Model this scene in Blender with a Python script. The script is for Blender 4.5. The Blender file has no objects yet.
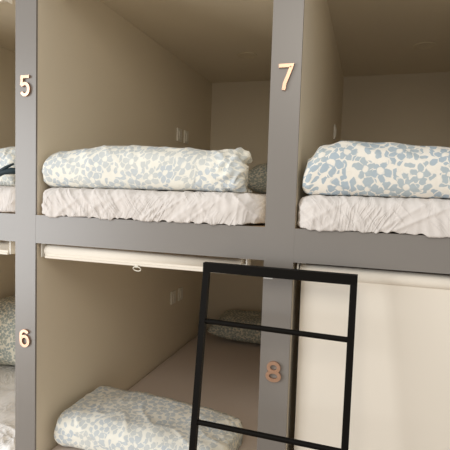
import bpy, bmesh, math, random
from mathutils import Vector, Matrix, noise

sc = bpy.context.scene
COL = sc.collection
PI = math.pi
Z0 = 1.45            # the room floor lies 1.45 m below the upper bed boards; heights below count from the boards

W, P = 0.95, 0.101   # clear width of a berth, width of a post
DEPTH = 2.06         # length of a berth
CEIL = 1.02          # berth ceiling above the upper boards
RAIL = 0.114         # height of the cross rails
LOW = -1.15          # lower boards

# ------------------------------------------------------------------ materials
def sock(n, *names):
    for k in names:
        if k in n.inputs:
            return n.inputs[k]

def mat(name, col, rough=0.5, metal=0.0, spec=0.5, bump=0.0, bscale=40.0, mottle=0.0, mscale=3.0):
    m = bpy.data.materials.new(name); m.use_nodes = True
    nt = m.node_tree; b = nt.nodes['Principled BSDF']
    b.inputs['Base Color'].default_value = (*col, 1)
    b.inputs['Roughness'].default_value = rough
    b.inputs['Metallic'].default_value = metal
    s = sock(b, 'Specular IOR Level', 'Specular')
    s.default_value = spec
    tc = nt.nodes.new('ShaderNodeTexCoord')
    if bump:
        n = nt.nodes.new('ShaderNodeTexNoise'); n.inputs['Scale'].default_value = bscale
        n.inputs['Detail'].default_value = 4
        nt.links.new(tc.outputs['Object'], n.inputs['Vector'])
        bp = nt.nodes.new('ShaderNodeBump'); bp.inputs['Strength'].default_value = bump
        bp.inputs['Distance'].default_value = 0.004
        nt.links.new(n.outputs['Fac'], bp.inputs['Height'])
        nt.links.new(bp.outputs['Normal'], b.inputs['Normal'])
    if mottle:
        n = nt.nodes.new('ShaderNodeTexNoise'); n.inputs['Scale'].default_value = mscale
        n.inputs['Detail'].default_value = 3
        nt.links.new(tc.outputs['Object'], n.inputs['Vector'])
        r = nt.nodes.new('ShaderNodeMapRange')
        r.inputs['To Min'].default_value = 1 - mottle; r.inputs['To Max'].default_value = 1 + mottle
        nt.links.new(n.outputs['Fac'], r.inputs['Value'])
        mx = nt.nodes.new('ShaderNodeVectorMath'); mx.operation = 'SCALE'
        mx.inputs[0].default_value = col
        nt.links.new(r.outputs['Result'], mx.inputs['Scale'])
        nt.links.new(mx.outputs['Vector'], b.inputs['Base Color'])
    return m

def floral(name, ground, ink, scale=13.0, warp=0.42):
    """cream cotton printed with five-petalled flowers and small leaves"""
    m = bpy.data.materials.new(name); m.use_nodes = True
    nt = m.node_tree; N = nt.nodes; L = nt.links; b = N['Principled BSDF']
    b.inputs['Roughness'].default_value = 0.85
    sock(b, 'Specular IOR Level', 'Specular').default_value = 0.2
    def math_(op, a, c=None, clamp=False):
        n = N.new('ShaderNodeMath'); n.operation = op; n.use_clamp = clamp
        for i, v in enumerate((a, c)):
            if v is None: continue
            if isinstance(v, (int, float)): n.inputs[i].default_value = v
            else: L.new(v, n.inputs[i])
        return n.outputs[0]
    def step(v, e0, e1):
        r = N.new('ShaderNodeMapRange'); r.interpolation_type = 'SMOOTHSTEP'
        L.new(v, r.inputs['Value'])
        for k, e in (('From Min', e0), ('From Max', e1)):
            if isinstance(e, (int, float)): r.inputs[k].default_value = e
            else: L.new(e, r.inputs[k])
        return r.outputs['Result']
    uv = N.new('ShaderNodeTexCoord').outputs['UV']
    sc_ = N.new('ShaderNodeVectorMath'); sc_.operation = 'SCALE'; sc_.inputs['Scale'].default_value = scale
    L.new(uv, sc_.inputs[0])
    nz = N.new('ShaderNodeTexNoise'); nz.inputs['Scale'].default_value = 2.2; nz.inputs['Detail'].default_value = 2
    L.new(sc_.outputs[0], nz.inputs['Vector'])
    sub = N.new('ShaderNodeVectorMath'); sub.operation = 'SUBTRACT'; sub.inputs[1].default_value = (.5, .5, .5)
    L.new(nz.outputs['Color'], sub.inputs[0])
    wr = N.new('ShaderNodeVectorMath'); wr.operation = 'SCALE'; wr.inputs['Scale'].default_value = warp
    L.new(sub.outputs[0], wr.inputs[0])
    ad = N.new('ShaderNodeVectorMath'); ad.operation = 'ADD'
    L.new(sc_.outputs[0], ad.inputs[0]); L.new(wr.outputs[0], ad.inputs[1])
    def cells(vec, s, rnd):
        v = N.new('ShaderNodeTexVoronoi'); v.voronoi_dimensions = '2D'; v.feature = 'F1'
        v.inputs['Scale'].default_value = s; v.inputs['Randomness'].default_value = rnd
        L.new(vec, v.inputs['Vector'])
        d = N.new('ShaderNodeVectorMath'); d.operation = 'SUBTRACT'
        L.new(vec, d.inputs[0]); L.new(v.outputs['Position'], d.inputs[1])
        x = N.new('ShaderNodeSeparateXYZ'); L.new(d.outputs[0], x.inputs[0])
        c = N.new('ShaderNodeSeparateColor'); L.new(v.outputs['Color'], c.inputs[0])
        ln = N.new('ShaderNodeVectorMath'); ln.operation = 'LENGTH'; L.new(d.outputs[0], ln.inputs[0])
        return x.outputs[0], x.outputs[1], ln.outputs['Value'], c.outputs[0], c.outputs[1], c.outputs[2]
    x, y, d, r0, r1, r2 = cells(ad.outputs[0], 1.0, 0.75)
    ang = math_('ARCTAN2', y, x)
    ph = math_('ADD', math_('MULTIPLY', ang, 5.0), math_('MULTIPLY', r0, 6.28))
    co = math_('COSINE', ph)
    R = math_('MULTIPLY', math_('ADD', 0.41, math_('MULTIPLY', r1, 0.14)), math_('ADD', 0.84, math_('MULTIPLY', co, 0.16)))
    fl = math_('SUBTRACT', 1.0, step(d, math_('SUBTRACT', R, 0.03), math_('ADD', R, 0.03)))
    eye = step(d, 0.11, 0.17)                                   # pale flower centre
    slit = math_('MAXIMUM', step(co, -0.97, -0.72), math_('SUBTRACT', 1.0, step(d, 0.16, 0.22)))
    fl = math_('MULTIPLY', math_('MULTIPLY', fl, eye), slit)
    far = step(d, math_('ADD', R, 0.03), math_('ADD', R, 0.06))
    lx, ly, ld, q0, q1, q2 = cells(ad.outputs[0], 2.7, 0.85)
    th = math_('MULTIPLY', q0, 6.28)
    cs, sn = math_('COSINE', th), math_('SINE', th)
    u = math_('ADD', math_('MULTIPLY', lx, cs), math_('MULTIPLY', ly, sn))
    v = math_('SUBTRACT', math_('MULTIPLY', ly, cs), math_('MULTIPLY', lx, sn))
    e = math_('SQRT', math_('ADD', math_('POWER', math_('ABSOLUTE', u), 2.0), math_('MULTIPLY', math_('POWER', math_('ABSOLUTE', v), 2.0), 3.2)))
    leaf = math_('MULTIPLY', math_('SUBTRACT', 1.0, step(e, 0.155, 0.205)), far)
    msk = math_('MAXIMUM', fl, leaf)
    # some of the ink is tinged sand, as on the printed cloth
    tint = N.new('ShaderNodeMix'); tint.data_type = 'RGBA'
    tint.inputs['A'].default_value = (*ink, 1); tint.inputs['B'].default_value = (ink[0]*1.13, ink[1]*1.07, ink[2]*.98, 1)
    L.new(r2, tint.inputs['Factor'])
    mx = N.new('ShaderNodeMix'); mx.data_type = 'RGBA'
    L.new(msk, mx.inputs['Factor'])
    mx.inputs['A'].default_value = (*ground, 1)
    L.new(tint.outputs['Result'], mx.inputs['B'])
    L.new(mx.outputs['Result'], b.inputs['Base Color'])
    bn = N.new('ShaderNodeTexNoise'); bn.inputs['Scale'].default_value = 4.0; bn.inputs['Detail'].default_value = 5
    L.new(sc_.outputs[0], bn.inputs['Vector'])
    bp = N.new('ShaderNodeBump'); bp.inputs['Strength'].default_value = 0.35; bp.inputs['Distance'].default_value = 0.006
    L.new(bn.outputs['Fac'], bp.inputs['Height']); L.new(bp.outputs['Normal'], b.inputs['Normal'])
    return m

def creased(name, col, rough, spec, strength, dist=.010):
    """cotton sheet with fine crossing diagonal creases"""
    m = mat(name, col, rough, spec=spec); nt = m.node_tree; N = nt.nodes; L = nt.links; b = N['Principled BSDF']
    uv = N.new('ShaderNodeTexCoord').outputs['UV']
    tot = None
    for ang, sx, sy, seed, k in ((35, 42, 6, 0, 1.0), (-38, 34, 5, 5, 1.0), (8, 60, 11, 11, .45)):
        mp = N.new('ShaderNodeMapping'); mp.inputs['Rotation'].default_value = (0, 0, math.radians(ang))
        L.new(uv, mp.inputs['Vector'])
        m2 = N.new('ShaderNodeMapping'); m2.inputs['Scale'].default_value = (sx, sy, 1); m2.inputs['Location'].default_value = (seed, seed*.7, 0)
        L.new(mp.outputs[0], m2.inputs['Vector'])
        n = N.new('ShaderNodeTexNoise'); n.inputs['Scale'].default_value = 1.0; n.inputs['Detail'].default_value = 1.5
        n.inputs['Distortion'].default_value = .5
        L.new(m2.outputs[0], n.inputs['Vector'])
        def mm(op, x, y):
            q = N.new('ShaderNodeMath'); q.operation = op
            for i, v in enumerate((x, y)):
                if isinstance(v, (int, float)): q.inputs[i].default_value = v
                else: L.new(v, q.inputs[i])
            return q.outputs[0]
        d = mm('ABSOLUTE', mm('SUBTRACT', n.outputs['Fac'], .5), 0)
        r = mm('POWER', mm('SUBTRACT', 1.0, mm('MINIMUM', mm('MULTIPLY', d, 7.0), 1.0)), 2.0)
        big = N.new('ShaderNodeTexNoise'); big.inputs['Scale'].default_value = 7.0; big.inputs['Detail'].default_value = 1
        ofs = N.new('ShaderNodeVectorMath'); ofs.inputs[1].default_value = (seed*3.1, seed, 0); L.new(uv, ofs.inputs[0]); L.new(ofs.outputs[0], big.inputs['Vector'])
        gate = N.new('ShaderNodeMapRange'); gate.inputs['From Min'].default_value = .50; gate.inputs['From Max'].default_value = .66
        L.new(big.outputs['Fac'], gate.inputs['Value'])
        r = mm('MULTIPLY', mm('MULTIPLY', r, gate.outputs['Result']), k)
        tot = r if tot is None else mm('ADD', tot, r)
    bp = N.new('ShaderNodeBump'); bp.inputs['Strength'].default_value = strength; bp.inputs['Distance'].default_value = dist
    L.new(tot, bp.inputs['Height']); L.new(bp.outputs['Normal'], b.inputs['Normal'])
    return m

M = dict(
    grey=mat('grey_greige_paint', (.225, .205, .185), .36, spec=.6, mottle=.05, mscale=2.5),
    wall=mat('cream_wall_paint', (.775, .68, .525), .6, spec=.25, mottle=.05, mscale=1.6),
    board=mat('tan_bed_board', (.60, .44, .27), .6, mottle=.1, mscale=9),
    black=mat('black_ladder_steel', (.005, .004, .003), .5, spec=.10, bump=.05, bscale=200),
    blind=mat('cream_blind_cloth', (.84, .775, .675), .75, spec=.2, bump=.04, bscale=160),
    plastic=mat('white_blind_plastic', (.88, .85, .78), .35),
    clear=mat('clear_ring_plastic', (.80, .76, .66), .2),
    copper=mat('rose_copper_metal', (.66, .43, .31), .36, metal=1.0),
    steel=mat('bright_steel', (.75, .72, .68), .3, metal=1.0),
    sheet=creased('pale_pink_sheet', (.73, .685, .65), .9, .15, .5, .008),
    shaded=mat('shaded_pink_sheet', (.63, .545, .485), .9, spec=.15, bump=.1, bscale=60),  # pale sheet again, with the lower berth's shade put into its colour
    white=creased('white_satin_sheet', (.90, .875, .85), .36, .6, .5, .012),
    switch=mat('ivory_wall_plate', (.86, .81, .70), .4),
    teal=mat('dark_teal_cloth', (.012, .03, .04), .7, bump=.2, bscale=70),
    floor=mat('oak_floor', (.46, .36, .26), .5, mottle=.2, mscale=4),
    lens=mat('frosted_lens', (.74, .64, .47), .5),
    room=mat('white_room_paint', (.75, .70, .62), .8),
)
F = dict(
    bright=floral('floral_cotton', (.86, .82, .74), (.42, .50, .56)),
    pale=floral('floral_cotton_washed', (.86, .84, .755), (.55, .60, .63)),
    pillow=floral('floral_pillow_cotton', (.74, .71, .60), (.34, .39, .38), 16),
)

# ------------------------------------------------------------------ helpers
def link(name, me, m=None, parent=None, smooth=False):
    o = bpy.data.objects.new(name, me); COL.objects.link(o)
    if m is not None: me.materials.append(m)
    if smooth:
        for p in me.polygons: p.use_smooth = True
    if parent is not None: o.parent = parent
    return o

def finish(name, bm, m, parent=None, smooth=False, bevel=0.0, seg=2):
    if bevel:
        bmesh.ops.bevel(bm, geom=[e for e in bm.edges if len(e.link_faces) == 2 and e.calc_face_angle(0) > .6],
                        offset=bevel, segments=seg, profile=.5, affect='EDGES')
    bmesh.ops.recalc_face_normals(bm, faces=bm.faces)
    me = bpy.data.meshes.new(name); bm.to_mesh(me); bm.free()
    return link(name, me, m, parent, smooth)

def add_box(bm, x0, x1, y0, y1, z0, z1):
    v = [bm.verts.new((x, y, z)) for x in (x0, x1) for y in (y0, y1) for z in (z0, z1)]
    for f in ((0, 1, 3, 2), (4, 6, 7, 5), (0, 4, 5, 1), (2, 3, 7, 6), (0, 2, 6, 4), (1, 5, 7, 3)):
        bm.faces.new([v[i] for i in f])

def box(name, x0, x1, y0, y1, z0, z1, m, parent=None, bevel=0.0):
    bm = bmesh.new(); add_box(bm, x0, x1, y0, y1, z0, z1)
    return finish(name, bm, m, parent, bevel=bevel)

def add_bar(bm, a, b, w, h, up=(0, 1, 0)):
    """square bar from a to b, w across, h along up"""
    a, b, up = Vector(a), Vector(b), Vector(up)
    d = (b - a).normalized(); s = d.cross(up).normalized(); u = s.cross(d).normalized()
    vs = [bm.verts.new(p + s*w/2*i + u*h/2*j) for p in (a, b) for i, j in ((-1, -1), (1, -1), (1, 1), (-1, 1))]
    bm.faces.new(vs[:4][::-1]); bm.faces.new(vs[4:])
    for k in range(4):
        bm.faces.new((vs[k], vs[(k+1) % 4], vs[4+(k+1) % 4], vs[4+k]))

def add_tube(bm, pts, r, n=12, closed=False):
    pts = [Vector(p) for p in pts]; rings = []
    rr = r if isinstance(r, (list, tuple)) else [r]*len(pts)
    N = len(pts)
    for i, p in enumerate(pts):
        a = pts[(i-1) % N] if (closed or i) else p
        c = pts[(i+1) % N] if (closed or i < N-1) else p
        d = (c - a).normalized()
        ref = Vector((0, 0, 1)) if abs(d.z) < .9 else Vector((0, 1, 0))
        s = d.cross(ref).normalized(); u = s.cross(d)
        rings.append([bm.verts.new(p + (s*math.cos(2*PI*k/n) + u*math.sin(2*PI*k/n))*rr[i]) for k in range(n)])
    for i in range(N if closed else N-1):
        A, B = rings[i], rings[(i+1) % N]
        for k in range(n):
            bm.faces.new((A[k], A[(k+1) % n], B[(k+1) % n], B[k]))
    if not closed:
        bm.faces.new(rings[0][::-1]); bm.faces.new(rings[-1])

def empty(name, loc):
    o = bpy.data.objects.new(name, None); COL.objects.link(o); o.location = loc
    o.empty_display_size = .05
    return o

def tag(o, label, cat, group=None):
    o['label'] = label; o['category'] = cat
    if group: o['group'] = group
    return o

def struct(o):
    o['kind'] = 'structure'; return o

def at(o, x, y, z):
    """put the object's origin at (x,y,z) while the geometry stays where it is"""
    o.data.transform(Matrix.Translation((-x, -y, -z))); o.location = (x, y, z); return o

def lerp_curve(pts, x):
    if x <= pts[0][0]: return pts[0][1]
    for (a, va), (b, vb) in zip(pts, pts[1:]):
        if x <= b:
            t = (x-a)/(b-a); t = t*t*(3-2*t)
            return va + (vb-va)*t
    return pts[-1][1]

def ridge(v, seed):
    return 1 - abs(noise.noise(v + Vector((seed*7.13, seed*3.7, seed*1.9))))*2

# ------------------------------------------------------------------ soft things
def pad(name, m, x0, x1, y0, y1, z0, top, disp, endr=(.05, .05), nx=160, nprof=72, rt=.05, rb=.03, bulge=.01, parent=None, rear=None, endz=.45, zmax=None, hang=None, dense=.30):
    """a padded slab: a rounded section in (y,z) swept along x with rounded ends.
    top(x) is its upper height, rear(x) its back edge; disp(x, t, p, n) moves each point along its normal."""
    rings = []
    yc = (y0+y1)/2
    xs = []
    for i in range(nx+1):
        t = i/nx
        xs.append(x0 + (x1-x0)*(t - math.sin(2*PI*t)/(2*PI)*.6))
    def section(x):
        yb = rear(x) if rear else y1
        zt = top(x); ya = y0; za = z0
        h = zt-za
        for d, R in ((x-x0, endr[0]), (x1-x, endr[1])):
            if d < R:
                ins = R - math.sqrt(max(0, R*R-(R-d)**2))
                ya += ins; yb -= ins
                k = ins/R*h*endz*.5
                za += k*.55; zt -= k*1.45
        h = zt-za
        a_, b_ = min(rt, h*.55), min(rb, h*.42)
        pts = [((ya+yb)/2, za)]
        def corner(cy, cz, r, t0, t1):
            for i in range(9):
                t = math.radians(t0+(t1-t0)*i/8); pts.append((cy+r*math.cos(t), cz+r*math.sin(t)))
        corner(ya+b_, za+b_, b_, 270, 180)
        corner(ya+a_, zt-a_, a_, 180, 90)
        corner(yb-a_, zt-a_, a_, 90, 0)
        corner(yb-b_, za+b_, b_, 0, -90)
        out = []
        for (p, q), (p2, q2) in zip(pts, pts[1:]+pts[:1]):
            L = math.hypot(p2-p, q2-q); n = max(1, int(L/.004))
            for j in range(n):
                y, z = p+(p2-p)*j/n, q+(q2-q)*j/n
                w = math.sin(PI*min(1, max(0, (z-za)/h)))**.8*bulge
                k = min(1, max(0, (ya+.06-y)/.06)); y -= w*k
                out.append(Vector((x, y, z)))
        return out
    # even spacing of the section by arc length
    def even(x):
        raw = section(x); raw.append(raw[0].copy())
        L = [0]; S = [0]
        for a, b in zip(raw, raw[1:]):
            d = (b-a).length
            S.append(S[-1] + d); L.append(L[-1] + d*(1 if (a.y+b.y)/2 < y0+dense else .12))   # finer where it faces the room
        out = []; j = 0
        for k in range(nprof):
            s = L[-1]*k/nprof
            while L[j+1] < s: j += 1
            f = (s-L[j])/max(1e-9, L[j+1]-L[j])
            out.append((raw[j].lerp(raw[j+1], f), S[j] + (S[j+1]-S[j])*f))
        return out, S[-1]
    base = [even(x) for x in xs]
    bm = bmesh.new(); uvl = bm.loops.layers.uv.new('UVMap')
    grid = []
    for i, x in enumerate(xs):
        pts = base[i][0]
        row = []
        for k in range(nprof):
            p = pts[k][0]
            a = base[max(0, i-1)][0][k][0]; b = base[min(nx, i+1)][0][k][0]
            t1 = b - a; t2 = pts[(k+1) % nprof][0] - pts[k-1][0]
            n = t2.cross(t1)
            n = n.normalized() if n.length > 1e-9 else Vector((0, 0, 1))
            if n.dot(p - Vector((p.x, yc, z0+(top(x)-z0)/2))) < 0: n = -n
            q = p + n*disp(x, k/nprof, p, n)
            q.z = min(max(q.z, z0), zmax) if zmax else max(q.z, z0)
            if hang and p.y < -.0005: q.y = min(q.y, p.y*.5)
            if hang and q.y < -.0005 and q.z < z0+.03:
                q.z -= hang(x)*min(1, (-.0005-q.y)/.006)*min(1, max(0, -p.y-.0005)/.003)*(1-max(0, q.z-z0)/.03)
            row.append(bm.verts.new(q))
        grid.append(row)
    mid = base[nx//2]; per = mid[1]
    for i in range(nx):
        for k in range(nprof):
            k2 = (k+1) % nprof
            f = bm.faces.new((grid[i][k], grid[i+1][k], grid[i+1][k2], grid[i][k2]))
            us = (xs[i], xs[i+1], xs[i+1], xs[i]); va = mid[0][k][1]; vb = mid[0][k2][1] if k2 else per; vs = (va, va, vb, vb)
            for lp, u, v in zip(f.loops, us, vs): lp[uvl].uv = (u, v)
    for row, rev in ((grid[0], True), (grid[-1], False)):
        f = bm.faces.new(row[::-1] if rev else row)
        for lp in f.loops: lp[uvl].uv = (lp.vert.co.x + lp.vert.co.y, lp.vert.co.z)
    bmesh.ops.recalc_face_normals(bm, faces=bm.faces)
    me = bpy.data.meshes.new(name); bm.to_mesh(me); bm.free()
    o = link(name, me, m, parent, smooth=True)
    at(o, (x0+x1)/2, yc, z0)
    return o

def mattress(x0, x1, y0, z0, m, seed, top=.112, amp=.006, y1=2.05, droop=.0, er=.05, folds=0):
    def disp(x, t, p, n):
        front = max(0.0, min(1.0, (y0+.10-p.y)/.06))
        side = .35*max(0.0, 1-front)
        mix = .5+.5*noise.noise(Vector((x*2.3, seed, .3)))
        a = ridge(Vector((x*19 + (p.z-z0)*17, (p.z-z0)*5, p.y*2)), seed)
        b = ridge(Vector((x*15 - (p.z-z0)*24, (p.z-z0)*5, p.y*2)), seed+3)
        c = ridge(Vector((x*34, (p.z-z0)*9, p.y*6)), seed+5)
        f = (a**3 if a > 0 else 0)*mix + (b**3 if b > 0 else 0)*(1-mix) + .35*(c if c > 0 else 0)
        flat = noise.noise(Vector((x*4, p.y*4, p.z*4+seed)))*.004
        # gathers hang a little fuller towards the lower edge
        low = 1 + .6*max(0, 1-(p.z-z0)/.06)
        if folds and n.z > .3:
            q = Vector((x*5 + p.y*9, p.y*4 - x*3, seed)); g = ridge(q, 2); h = ridge(q*2.3, 7)
            flat += folds*(max(0, g)**2 + .5*max(0, h)**2)*max(0, min(1, (.58-p.y)/.12))
        return (front*amp*low + side*amp*.5)*(f-.5) + flat*(.4 if n.z > .5 else 1)
    o = pad('mattress', m, x0, x1, y0, y1, z0+.0022, lambda x: z0+.0015+top, disp, endr=(.06, er), nx=260, nprof=210, rt=.038, rb=.005 if droop else .010, bulge=.007, endz=.3, zmax=None if folds else z0+.0025+top,
            hang=(lambda x: max(0, droop*(.6+1.1*noise.noise(Vector((x*7, seed, 0)))+.25*noise.noise(Vector((x*18, seed, 4)))))) if droop else None, dense=.13)
    return o

def duvet(name, m, x0, x1, y0, y1, z0, heights, seed, amp=.007, ruffle=None, endr=(.06, .06), rt=.07, rb=.035, bulge=.018, rear=None, nx=190, nprof=120, endz=.45):
    def disp(x, t, p, n):
        v = Vector((p.x, p.y, p.z))
        a = noise.noise(Vector((v.x*5, v.y*5, v.z*7)) + Vector((seed, 0, 0)))*amp
        b = noise.noise(Vector((v.x*13 + v.z*9, v.y*11, v.z*16)) + Vector((0, seed, 0)))*amp*.55
        r = ridge(Vector((v.x*9 + v.z*14, v.y*6, v.z*8)), seed+1)
        c = (r**4 if r > 0 else 0)*amp*.7
        d = a + b + c
        # the crease between the two folded layers, low on the front face
        if ruffle:
            s, w, am = ruffle
            k = max(0.0, 1-abs(x-s)/w)
            rr = noise.noise(Vector((v.x*20, v.y*26, v.z*34)) + Vector((seed, 2, 0)))
            r2 = ridge(Vector((v.x*26, v.y*18, v.z*52 + 2*noise.noise(v*14))), seed+8)
            d += k*am*(rr*.8 + (r2*.9 if r2 > 0 else r2*.4))
        return d
    return pad(name, m, x0, x1, y0, y1, z0, lambda x: z0+lerp_curve(heights, x), disp, endr=endr, rt=rt, rb=rb, bulge=bulge, rear=rear, nx=nx, nprof=nprof, endz=endz)

# ------------------------------------------------------------------ the setting
BAYS = [-(W+P), 0.0, W+P]                         # left edges of the three berths of a row
POSTS = [-(W+2*P), -P, W, 2*W+P]
struct(box('floor', -3.4, 4.2, -4.2, 2.2, -Z0-.1, -Z0, M['floor']))
struct(box('wall_back', -1.3, 2.3, DEPTH, DEPTH+.08, -Z0, CEIL+.15, M['wall']))
struct(box('ceiling', -1.3, 2.3, .0095, DEPTH, CEIL, CEIL+.08, M['wall']))
for x, nm in zip(POSTS, ('wall_left', 'wall_partition_left', 'wall_partition_right', 'wall_right')):
    struct(box(nm, x+.0006, x+P-.0006, .0095, DEPTH, -Z0, CEIL, M['wall'], bevel=.0))

# grey timber front with its bed boards: one built-in frame
frame = empty('built_in_bunk_bed', ((W)/2, 0, -Z0))
tag(frame, 'built-in grey painted bunk frame of posts and cross rails around six berths', 'bunk bed')
def fbox(name, x0, x1, y0, y1, z0, z1, m, bevel=.0):
    o = box(name, x0, x1, y0, y1, z0, z1, m, bevel=bevel)
    at(o, (x0+x1)/2, (y0+y1)/2, z0)
    o.parent = frame; o.location = Vector(o.location) - Vector(frame.location)
    return o
for x in POSTS:
    fbox('post', x, x+P, 0, .009, -Z0, 1.15, M['grey'], .0018)
for x in BAYS:
    fbox('rail', x, x+W, .0004, .009, -RAIL, 0, M['grey'], .0015)
    fbox('rail', x, x+W, .0004, .009, LOW-RAIL, LOW, M['grey'], .0015)
    fbox('rail', x, x+W, .0004, .009, .932, 1.15, M['grey'], .0015)
    fbox('bed_board', x, x+W, .0095, DEPTH-.001, -.03, -.001, M['board'])['label'] = 'tan bed board behind the upper rail'
    fbox('bed_board', x, x+W, .0095, DEPTH-.001, LOW-.03, LOW-.001, M['board'])['label'] = 'tan bed board behind the lower rail'

# ------------------------------------------------------------------ numerals
def ribbon(bm, pts, w, y0, y1, closed=False):
    pts = [Vector((p[0], 0, p[1])) for p in pts]; N = len(pts); L = []; R = []
    for i, p in enumerate(pts):
        a = pts[(i-1) % N] if (closed or i) else None
        c = pts[(i+1) % N] if (closed or i < N-1) else None
        d1 = (p-a).normalized() if a is not None else (c-p).normalized()
        d2 = (c-p).normalized() if c is not None else d1
        n1 = Vector((-d1.z, 0, d1.x)); n2 = Vector((-d2.z, 0, d2.x))
        b = (n1+n2)
        b = b.normalized() if b.length > 1e-6 else n1
        k = min(2.0, 1/max(.3, b.dot(n1)))
        L.append(p + b*w/2*k); R.append(p - b*w/2*k)
    mk = lambda q, y: bm.verts.new((q.x, y, q.z))
    lf = [mk(q, y0) for q in L]; rf = [mk(q, y0) for q in R]
    lb = [mk(q, y1) for q in L]; rb = [mk(q, y1) for q in R]
    for i in range(N if closed else N-1):
        j = (i+1) % N
        bm.faces.new((lf[i], lf[j], rf[j], rf[i])); bm.faces.new((lb[i], rb[i], rb[j], lb[j]))
        bm.faces.new((lf[i], lb[i], lb[j], lf[j])); bm.faces.new((rf[i], rf[j], rb[j], rb[i]))
    if not closed:
        for i in (0, N-1):
            bm.faces.new((lf[i], rf[i], rb[i], lb[i]))

def arc(cx, cy, rx, ry, a0, a1, n=26):
    return [(cx + rx*math.cos(math.radians(a0+(a1-a0)*i/n)), cy + ry*math.sin(math.radians(a0+(a1-a0)*i/n))) for i in range(n+1)]

def numeral(digit, x0, x1, z0, z1, label):
    w = .0118; bm = bmesh.new(); y0, y1 = -.0085, -.0004
    cx, wd, ht = (x0+x1)/2, x1-x0, z1-z0; h = w/2
    if digit == '8':
        rt = (wd*.88-w)/2; zt = z1-h; r1z = ht*.235-h*.3
        ribbon(bm, arc(cx, z1-h-r1z, rt, r1z, 0, 360, 40)[:-1], w, y0, y1, True)
        r2z = (ht-2*h-2*r1z)/2
        ribbon(bm, arc(cx, z0+h+r2z, (wd-w)/2, r2z, 0, 360, 40)[:-1], w, y0-.0005, y1-.0001, True)
    elif digit == '6':
        r = (wd-w)/2; rz = ht*.31-h*.5
        ribbon(bm, arc(cx, z0+h+rz, r, rz, 0, 360, 40)[:-1], w, y0, y1, True)
        ribbon(bm, [(cx-r, z0+h+rz), (cx-r*.98, z0+ht*.55)] + arc(cx, z1-h-r*.95, r*.98, r*.95, 172, 30, 20), w, y0-.0005, y1-.0001)
    elif digit == '7':
        ribbon(bm, [(x0, z1-h), (x1-h*1.1, z1-h), (x1-h*1.3, z1-h*1.8), (cx+wd*.12, z0+ht*.52), (cx-wd*.07, z0+ht*.25), (cx-wd*.12, z0)], w, y0, y1)
    elif digit == '5':
        rz = ht*.295-h*.4; cz = z0+h+rz; r = wd*.5-h
        ribbon(bm, [(x1-wd*.08, z1-h), (x0+wd*.2, z1-h), (x0+wd*.15, z0+ht*.53)], w, y0, y1)
        ribbon(bm, [(x0+wd*.15, z0+ht*.53)] + arc(cx, cz, r, rz, 128, -150, 30), w, y0-.0005, y1-.0001)
    o = finish('number_sign', bm, M['copper'])
    at(o, cx, 0, z0)
    return tag(o, label, 'number sign', 'metal berth numbers on the posts')

numeral('5', -.0715, -.0235, .473, .556, 'pale shining metal number 5 on the grey post at the upper left')
numeral('7', .978, 1.0275, .456, .541, 'metal number 7 on the grey post between the two big upper berths')
numeral('6', -.0715, -.0225, -.551, -.476, 'copper coloured number 6 low on the left grey post')
numeral('8', .973, 1.0265, -.532, -.460, 'dull copper number 8 on the grey post behind the ladder')

# ------------------------------------------------------------------ mattresses and bedding
tag(mattress(.013, .938, -.007, 0, M['sheet'], 1, amp=.009, droop=.008, er=.10), 'mattress in a creased pale pink sheet, in the upper berth right of number 5', 'mattress', 'mattresses in the berths')
tag(mattress(1.056, 1.995, -.008, 0, M['sheet'], 6, amp=.007, droop=.010), 'mattress in a creased pale pink sheet, in the upper right berth beside number 7', 'mattress', 'mattresses in the berths')
tag(mattress(-1.045, -.106, .02, 0, M['sheet'], 11, amp=.004), 'mattress edge in the upper berth at the left border of the photo', 'mattress', 'mattresses in the berths')
tag(mattress(.006, .944, .015, LOW, M['shaded'], 15, top=.13, amp=.003), 'mattress in a smooth taupe sheet, in the lower berth beside number 6', 'mattress', 'mattresses in the berths')
tag(mattress(-1.045, -.106, .015, LOW, M['white'], 20, top=.13, amp=.012, folds=.028), 'mattress in a shiny rumpled white sheet, in the lower left berth at the photo border', 'mattress', 'mattresses in the berths')

G = 'folded floral duvets'
d5 = duvet('folded_duvet', F['pale'], .010, .846, .03, .50, (.1155),
           [(.0, .136), (.03, .139), (.08, .146), (.15, .155), (.26, .168), (.45, .170), (.62, .162), (.75, .148), (.86, .138)], 4.3,
           amp=.006, ruffle=(.85, .13, .020), endr=(.028, .03), rt=.055, endz=.3, rear=lambda x: .50 if x < .45 else .50-.30*min(1, (x-.45)/.36)**1.3)
tag(d5, 'folded duvet with pale grey-blue flowers and ruffled right end, right of number 5', 'duvet', G)
d7 = duvet('folded_duvet', F['bright'], 1.068, 1.985, .012, .54, (.1155),
           [(1.06, .10), (1.085, .13), (1.12, .165), (1.2, .180), (1.33, .174), (1.45, .163), (1.6, .150), (1.99, .13)], 9.1,
           amp=.005, endr=(.03, .05), endz=.35, rt=.06)
tag(d7, 'folded cream duvet with clear blue flowers, in the upper right berth beside number 7', 'duvet', G)
d6 = duvet('folded_duvet', F['pale'], .034, .785, .085, .445, LOW+.134,
           [(.0, .150), (.06, .156), (.3, .156), (.6, .142), (.8, .115)], 14.7, amp=.007, endr=(.03, .05), ruffle=(.80, .1, .010), rt=.055, rb=.05, endz=.3)
tag(d6, 'folded floral duvet lying on the taupe sheet in the lower berth beside number 6', 'duvet', G)
d3 = duvet('folded_duvet', F['pale'], -.99, -.19, .11, .6, (.1155),
           [(-1, .13), (-.6, .17), (-.3, .172), (-.19, .16)], 21.7, amp=.008, endr=(.05, .02), ruffle=(-.2, .16, .012))
tag(d3, 'folded floral duvet just in view in the upper left berth at the photo border', 'duvet', G)
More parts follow.
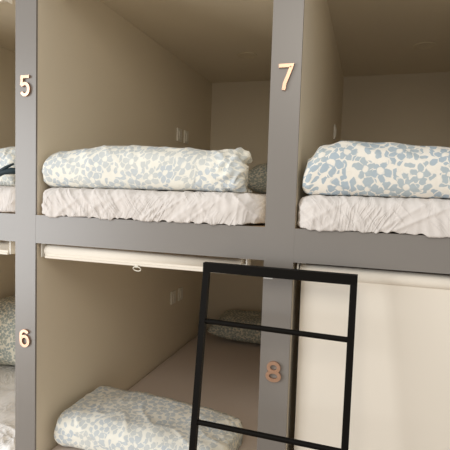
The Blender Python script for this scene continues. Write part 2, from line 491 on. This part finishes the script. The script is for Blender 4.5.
d4 = duvet('rolled_duvet', F['pillow'], -1.03, -.52, .66, 1.16, LOW+.1395,
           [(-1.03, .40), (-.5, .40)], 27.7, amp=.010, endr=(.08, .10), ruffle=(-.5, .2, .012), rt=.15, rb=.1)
tag(d4, 'thick rolled grey floral duvet in the lower left berth at the photo border', 'duvet', G)

# a dark teal cloth tucked into the left duvet
bm = bmesh.new()
add_tube(bm, [(-.266, .052, .156), (-.25, .042, .157), (-.225, .036, .162), (-.195, .036, .172), (-.16, .042, .178), (-.12, .060, .18)], [.003, .009, .012, .011, .014, .012], 12)
add_tube(bm, [(-.24, .040, .164), (-.215, .030, .172), (-.18, .034, .192), (-.15, .044, .208)], [.006, .008, .007, .004], 10)
tl = finish('teal_cloth', bm, M['teal'], smooth=True); at(tl, -.24, .04, .2)
tag(tl, 'dark teal cloth tucked in front of the duvet at the left border', 'cloth')

def pillow(x0, x1, y0, y1, z0, h, seed, label, tilt=0.0):
    bm = bmesh.new(); uvl = bm.loops.layers.uv.new('UVMap'); nx, ny = 64, 48
    cx, cy = (x0+x1)/2, (y0+y1)/2
    def pt(i, j, s):
        u, v = i/nx*2-1, j/ny*2-1
        t = max(0, (1-abs(u)**3.2)*(1-abs(v)**3.2))**.5
        pinch = 1 - .06*(u*u)*(v*v)*0 - .05*(1-abs(u))*abs(v)**4*0
        x = cx + (x1-x0)/2*u*(1-.05*(1-v*v)*abs(u)**3)*pinch
        y = cy + (y1-y0)/2*v*(1-.05*(1-u*u)*abs(v)**3)*pinch
        n = noise.noise(Vector((x*7, y*7, seed+s)))*.014 + noise.noise(Vector((x*18, y*18, seed+s)))*.006
        z = h*.42 + s*(h*(.5 if s > 0 else .42)*t) + (n*t if s > 0 else 0)
        z += tilt*(y-y0)
        return (x, y, z0+max(z, .001)) if True else None
    for s in (1, -1):
        g = [[bm.verts.new(pt(i, j, s)) for j in range(ny+1)] for i in range(nx+1)]
        for i in range(nx):
            for j in range(ny):
                q = [g[i][j], g[i+1][j], g[i+1][j+1], g[i][j+1]]
                f = bm.faces.new(q if s > 0 else q[::-1])
                for lp in f.loops: lp[uvl].uv = (lp.vert.co.x + s*.2, lp.vert.co.y + s*lp.vert.co.z)
    bmesh.ops.remove_doubles(bm, verts=bm.verts, dist=.0012)
    me = bpy.data.meshes.new('pillow'); bm.to_mesh(me); bm.free()
    o = link('pillow', me, F['pillow'], smooth=True); at(o, cx, cy, z0)
    return tag(o, label, 'pillow', 'floral pillows at the far ends of the berths')
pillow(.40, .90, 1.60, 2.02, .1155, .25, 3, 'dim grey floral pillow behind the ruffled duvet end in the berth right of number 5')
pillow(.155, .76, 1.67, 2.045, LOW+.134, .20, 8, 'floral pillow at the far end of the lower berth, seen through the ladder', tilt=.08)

# ------------------------------------------------------------------ wall plates
def plate(x, y0, y1, z0, z1, label, gr='small wall plates'):
    r = box('wall_switch', x, x+.010, y0, y1, z0, z1, M['switch'], bevel=.003); at(r, x, (y0+y1)/2, (z0+z1)/2)
    k = box('rocker', .0102, .0135, -.014, .014, -.026, .026, M['switch'], r, bevel=.001)
    return tag(r, label, 'switch', gr)
plate(0, 1.372, 1.442, .465, .553, 'left of two small wall plates, wall of the berth right of number 5')
plate(0, 1.494, 1.562, .465, .553, 'right of two small wall plates, wall of the berth right of number 5')
plate(0, 1.335, 1.402, -.668, -.580, 'left of two small wall plates in the lower berth beside number 6')
plate(0, 1.460, 1.530, -.668, -.580, 'right of two small wall plates in the lower berth beside number 6')
plate(W+P, 1.372, 1.440, .470, .556, 'single small wall plate just above the duvet in the upper right berth')

# ------------------------------------------------------------------ unlit ceiling lights
def ceiling_light(cx, cy, label):
    def disc(r0, r1, z0, z1):
        bm = bmesh.new(); n = 40
        prof = [(r0, z0), (r0, z1), (r1*.96, z1), (r1, (z0+z1)/2), (r1, z0)] if r0 else None
        if r0:
            R = [[bm.verts.new((r*math.cos(2*PI*k/n), r*math.sin(2*PI*k/n), z)) for k in range(n)] for r, z in prof]
            for a in range(len(R)):
                A, B = R[a], R[(a+1) % len(R)]
                for k in range(n): bm.faces.new((A[k], A[(k+1) % n], B[(k+1) % n], B[k]))
        else:
            R = [[bm.verts.new((r*math.cos(2*PI*k/n), r*math.sin(2*PI*k/n), z)) for k in range(n)] for r, z in ((r1, z0), (r1, z1))]
            for k in range(n): bm.faces.new((R[0][k], R[0][(k+1) % n], R[1][(k+1) % n], R[1][k]))
            bm.faces.new(R[0]); bm.faces.new(R[1][::-1])
        return bm
    t = empty('ceiling_light', (cx, cy, CEIL))
    finish('trim_ring', disc(.05, .066, 0, -.006), M['lens'], t, smooth=False)
    finish('lens', disc(0, .0498, 0, -.004), M['lens'], t)
    return tag(t, label, 'ceiling light', 'unlit ceiling lights of the berths')
ceiling_light(.474, 1.405, 'small round unlit light in the ceiling of the berth right of number 5')
ceiling_light(1.547, 1.44, 'small round unlit light in the ceiling of the upper right berth')

# ------------------------------------------------------------------ roller blinds
def blind(x0, x1, z, label, drop=.0, xb0=None, xb1=None, ring=None):
    """tube with end brackets under a rail; drop = how far the cloth is pulled down"""
    cy = .046; r = .0235; cz = z-.033
    t = empty('roller_blind', ((x0+x1)/2, cy, z))
    o0 = Vector(t.location)
    def child(name, bm, m, **k):
        bmesh.ops.translate(bm, verts=bm.verts, vec=-o0)
        return finish(name, bm, m, t, **k)
    bm = bmesh.new(); add_tube(bm, [(x0, cy, cz), (x1, cy, cz)], r, 32); child('roller', bm, M['blind'], smooth=False)
    for p in t.children[0].data.polygons: p.use_smooth = len(p.vertices) == 4
    for xb, s in (((xb0 if xb0 is not None else x0-.006), -1), ((xb1 if xb1 is not None else x1+.006), 1)):
        bm = bmesh.new()
        add_box(bm, xb-.0025, xb+.0025, cy-.026, cy+.022, cz-.026, z-.001)
        add_box(bm, min(xb, xb-s*.028), max(xb, xb-s*.028), cy-.026, cy+.022, z-.004, z-.0005)
        b = child('bracket', bm, M['plastic'], bevel=.0012)
        bm = bmesh.new(); add_tube(bm, [(xb-s*.001, cy, cz), (x0 if s < 0 else x1, cy, cz)], .008, 14)
        child('pin', bm, M['plastic'])
    yb = cy - .009 if drop else cy - r + .004
    if drop:
        # cloth hanging from the front of the roller, slightly wavy
        bm = bmesh.new(); nx, nz = 60, 60; g = []
        for side in (0, .0012):
            gg = []
            for i in range(nx+1):
                rr = []
                for j in range(nz+1):
                    x = x0+.004+(x1-x0-.008)*i/nx; zz = cz - drop*j/nz
                    k = min(1, j/10)
                    y = yb + side + k*(.0025*math.sin(x*7+.6) + .002*noise.noise(Vector((x*5, zz*1.2, 3))))
                    rr.append(bm.verts.new((x, y, zz)))
                gg.append(rr)
            for i in range(nx):
                for j in range(nz):
                    bm.faces.new((gg[i][j], gg[i+1][j], gg[i+1][j+1], gg[i][j+1]))
            g.append(gg)
        A, B = g
        for i in range(nx):
            bm.faces.new((A[i][0], A[i+1][0], B[i+1][0], B[i][0])); bm.faces.new((A[i][nz], B[i][nz], B[i+1][nz], A[i+1][nz]))
        for j in range(nz):
            bm.faces.new((A[0][j], B[0][j], B[0][j+1], A[0][j+1])); bm.faces.new((A[nx][j], A[nx][j+1], B[nx][j+1], B[nx][j]))
        child('blind_cloth', bm, M['blind'], smooth=True)
        zh = cz-drop
    else:
        zh = cz - .0215
        bm = bmesh.new(); add_box(bm, x0+.003, x1-.002, yb-.0008, yb+.0008, zh, cz); child('blind_cloth', bm, M['blind'])
    bm = bmesh.new(); add_box(bm, x0+.003, x1-.002, yb-.005, yb+.005, zh-.0085, zh+.002)
    child('hem_bar', bm, M['blind'], bevel=.003)
    if ring:
        bm = bmesh.new()
        add_box(bm, ring-.006, ring+.006, yb-.010, yb+.002, zh-.013, zh-.004)
        add_tube(bm, [(ring+.016*math.cos(a), yb-.004-.006*math.sin(a), zh-.019+.009*math.sin(a)) for a in [2*PI*k/20 for k in range(20)]], .0022, 8, True)
        child('pull_ring', bm, M['clear'])['label'] = 'clear plastic pull ring'
    return tag(t, label, 'blind', 'cream roller blinds of the berths')
blind(.024, .862, -RAIL, 'rolled up cream blind under the rail of the lower berth beside number 6', ring=.452, xb0=.012, xb1=.884)
blind(1.071, 1.985, -RAIL, 'cream blind pulled down over the lower right berth behind the ladder', drop=.975, xb0=1.064)
blind(-1.03, -.160, -RAIL, 'rolled up cream blind in the lower left berth, only its end in view', xb1=-.147)
blind(-1.03, -.190, .932, 'rolled up cream blind high in the upper left berth, only its end in view', xb1=-.181)

# ------------------------------------------------------------------ ladder
lad = empty('bunk_ladder', (1.009, -.16, -Z0))
lo = Vector(lad.location)
tag(lad, 'black steel ladder leaning on the front of the lower berths', 'ladder')
ly = lambda z: -.062 - .147*(-.127 - z)
def lpart(name, a, b, w, h, up=(0, 1, 0), bv=.002, lab=None):
    bm = bmesh.new(); add_bar(bm, Vector(a)-lo, Vector(b)-lo, w, h, up)
    o = finish(name, bm, M['black'], lad, bevel=bv)
    return o
X0, X1 = .757, 1.262
sw = .021
for x in (X0+sw/2, X1-sw/2):
    lpart('stile', (x, ly(-.1575), -.1575), (x, ly(-Z0)+.0, -Z0+.0005), sw, .021)
lpart('top_bar', (X0, ly(-.142), -.142), (X1, ly(-.142), -.144), .031, .026)
for z in (-.322, -.652, -.985, -1.31):
    bm = bmesh.new(); add_tube(bm, [Vector((X0+sw-.002, ly(z), z))-lo, Vector((X1-sw+.002, ly(z), z-.005))-lo], .0088, 16)
    finish('rung', bm, M['black'], lad)
# steel hook on the post that carries the top bar
bm = bmesh.new()
add_box(bm, .968, .998, -.076, -.0003, -.1625, -.1592)
add_box(bm, .968, .998, -.0032, -.0003, -.1625, -.148)
hk = finish('ladder_hook', bm, M['steel'], bevel=.0008); at(hk, .983, 0, -.16)
tag(hk, 'small bright steel hook on the post under the ladder top bar', 'hook')

# ------------------------------------------------------------------ light
def area(name, loc, target, sx, sy, power, col):
    l = bpy.data.lights.new(name, 'AREA'); l.shape = 'RECTANGLE'; l.size = sx; l.size_y = sy
    l.energy = power; l.color = col
    o = bpy.data.objects.new(name, l); COL.objects.link(o); o.location = loc
    o.rotation_euler = (Vector(target)-Vector(loc)).to_track_quat('-Z', 'Y').to_euler()
    return o
area('window_daylight', (-2.6, -2.75, -.1), (.3, 0, -.25), 1.9, 2.6, 112, (.96, .98, 1.0))
area('front_fill', (1.0, -2.2, 1.25), (.9, -.2, -.6), .9, .9, 16, (1.0, .93, .82))  # added warm fill from above the front, not a known lamp

w = bpy.data.worlds.new('World'); sc.world = w; w.use_nodes = True
bg = w.node_tree.nodes['Background']
bg.inputs['Color'].default_value = (1.0, .98, .95, 1); bg.inputs['Strength'].default_value = .62

# ------------------------------------------------------------------ camera
cam = bpy.data.cameras.new('Camera'); co = bpy.data.objects.new('Camera', cam); COL.objects.link(co)
sc.camera = co
yaw, pitch, roll, fpx = -.308943708, -.0665794999, .0314717236, 451.34
f = Vector((math.sin(yaw)*math.cos(pitch), math.cos(yaw)*math.cos(pitch), math.sin(pitch)))
r = Vector((math.cos(yaw), -math.sin(yaw), 0)); u = r.cross(f)
c, s = math.cos(roll), math.sin(roll)
R_, U_ = c*r + s*u, -s*r + c*u
mw = Matrix((R_, U_, -f)).transposed().to_4x4()
mw.translation = Vector((1.28673684, -1.50489645, .105095745))
co.matrix_world = mw
cam.sensor_width = 36; cam.sensor_fit = 'HORIZONTAL'; cam.lens = 36*fpx/450
cam.clip_start = .02

# stand the whole place on z = 0
for o in list(sc.objects):
    if o.parent is None:
        o.matrix_world = Matrix.Translation((0, 0, Z0)) @ o.matrix_basis if o.type != 'CAMERA' else Matrix.Translation((0, 0, Z0)) @ mw

vs = sc.view_settings
vs.view_transform = 'Standard'; vs.look = 'None'; vs.gamma = 1; vs.use_curve_mapping = False
vs.exposure = 0.0
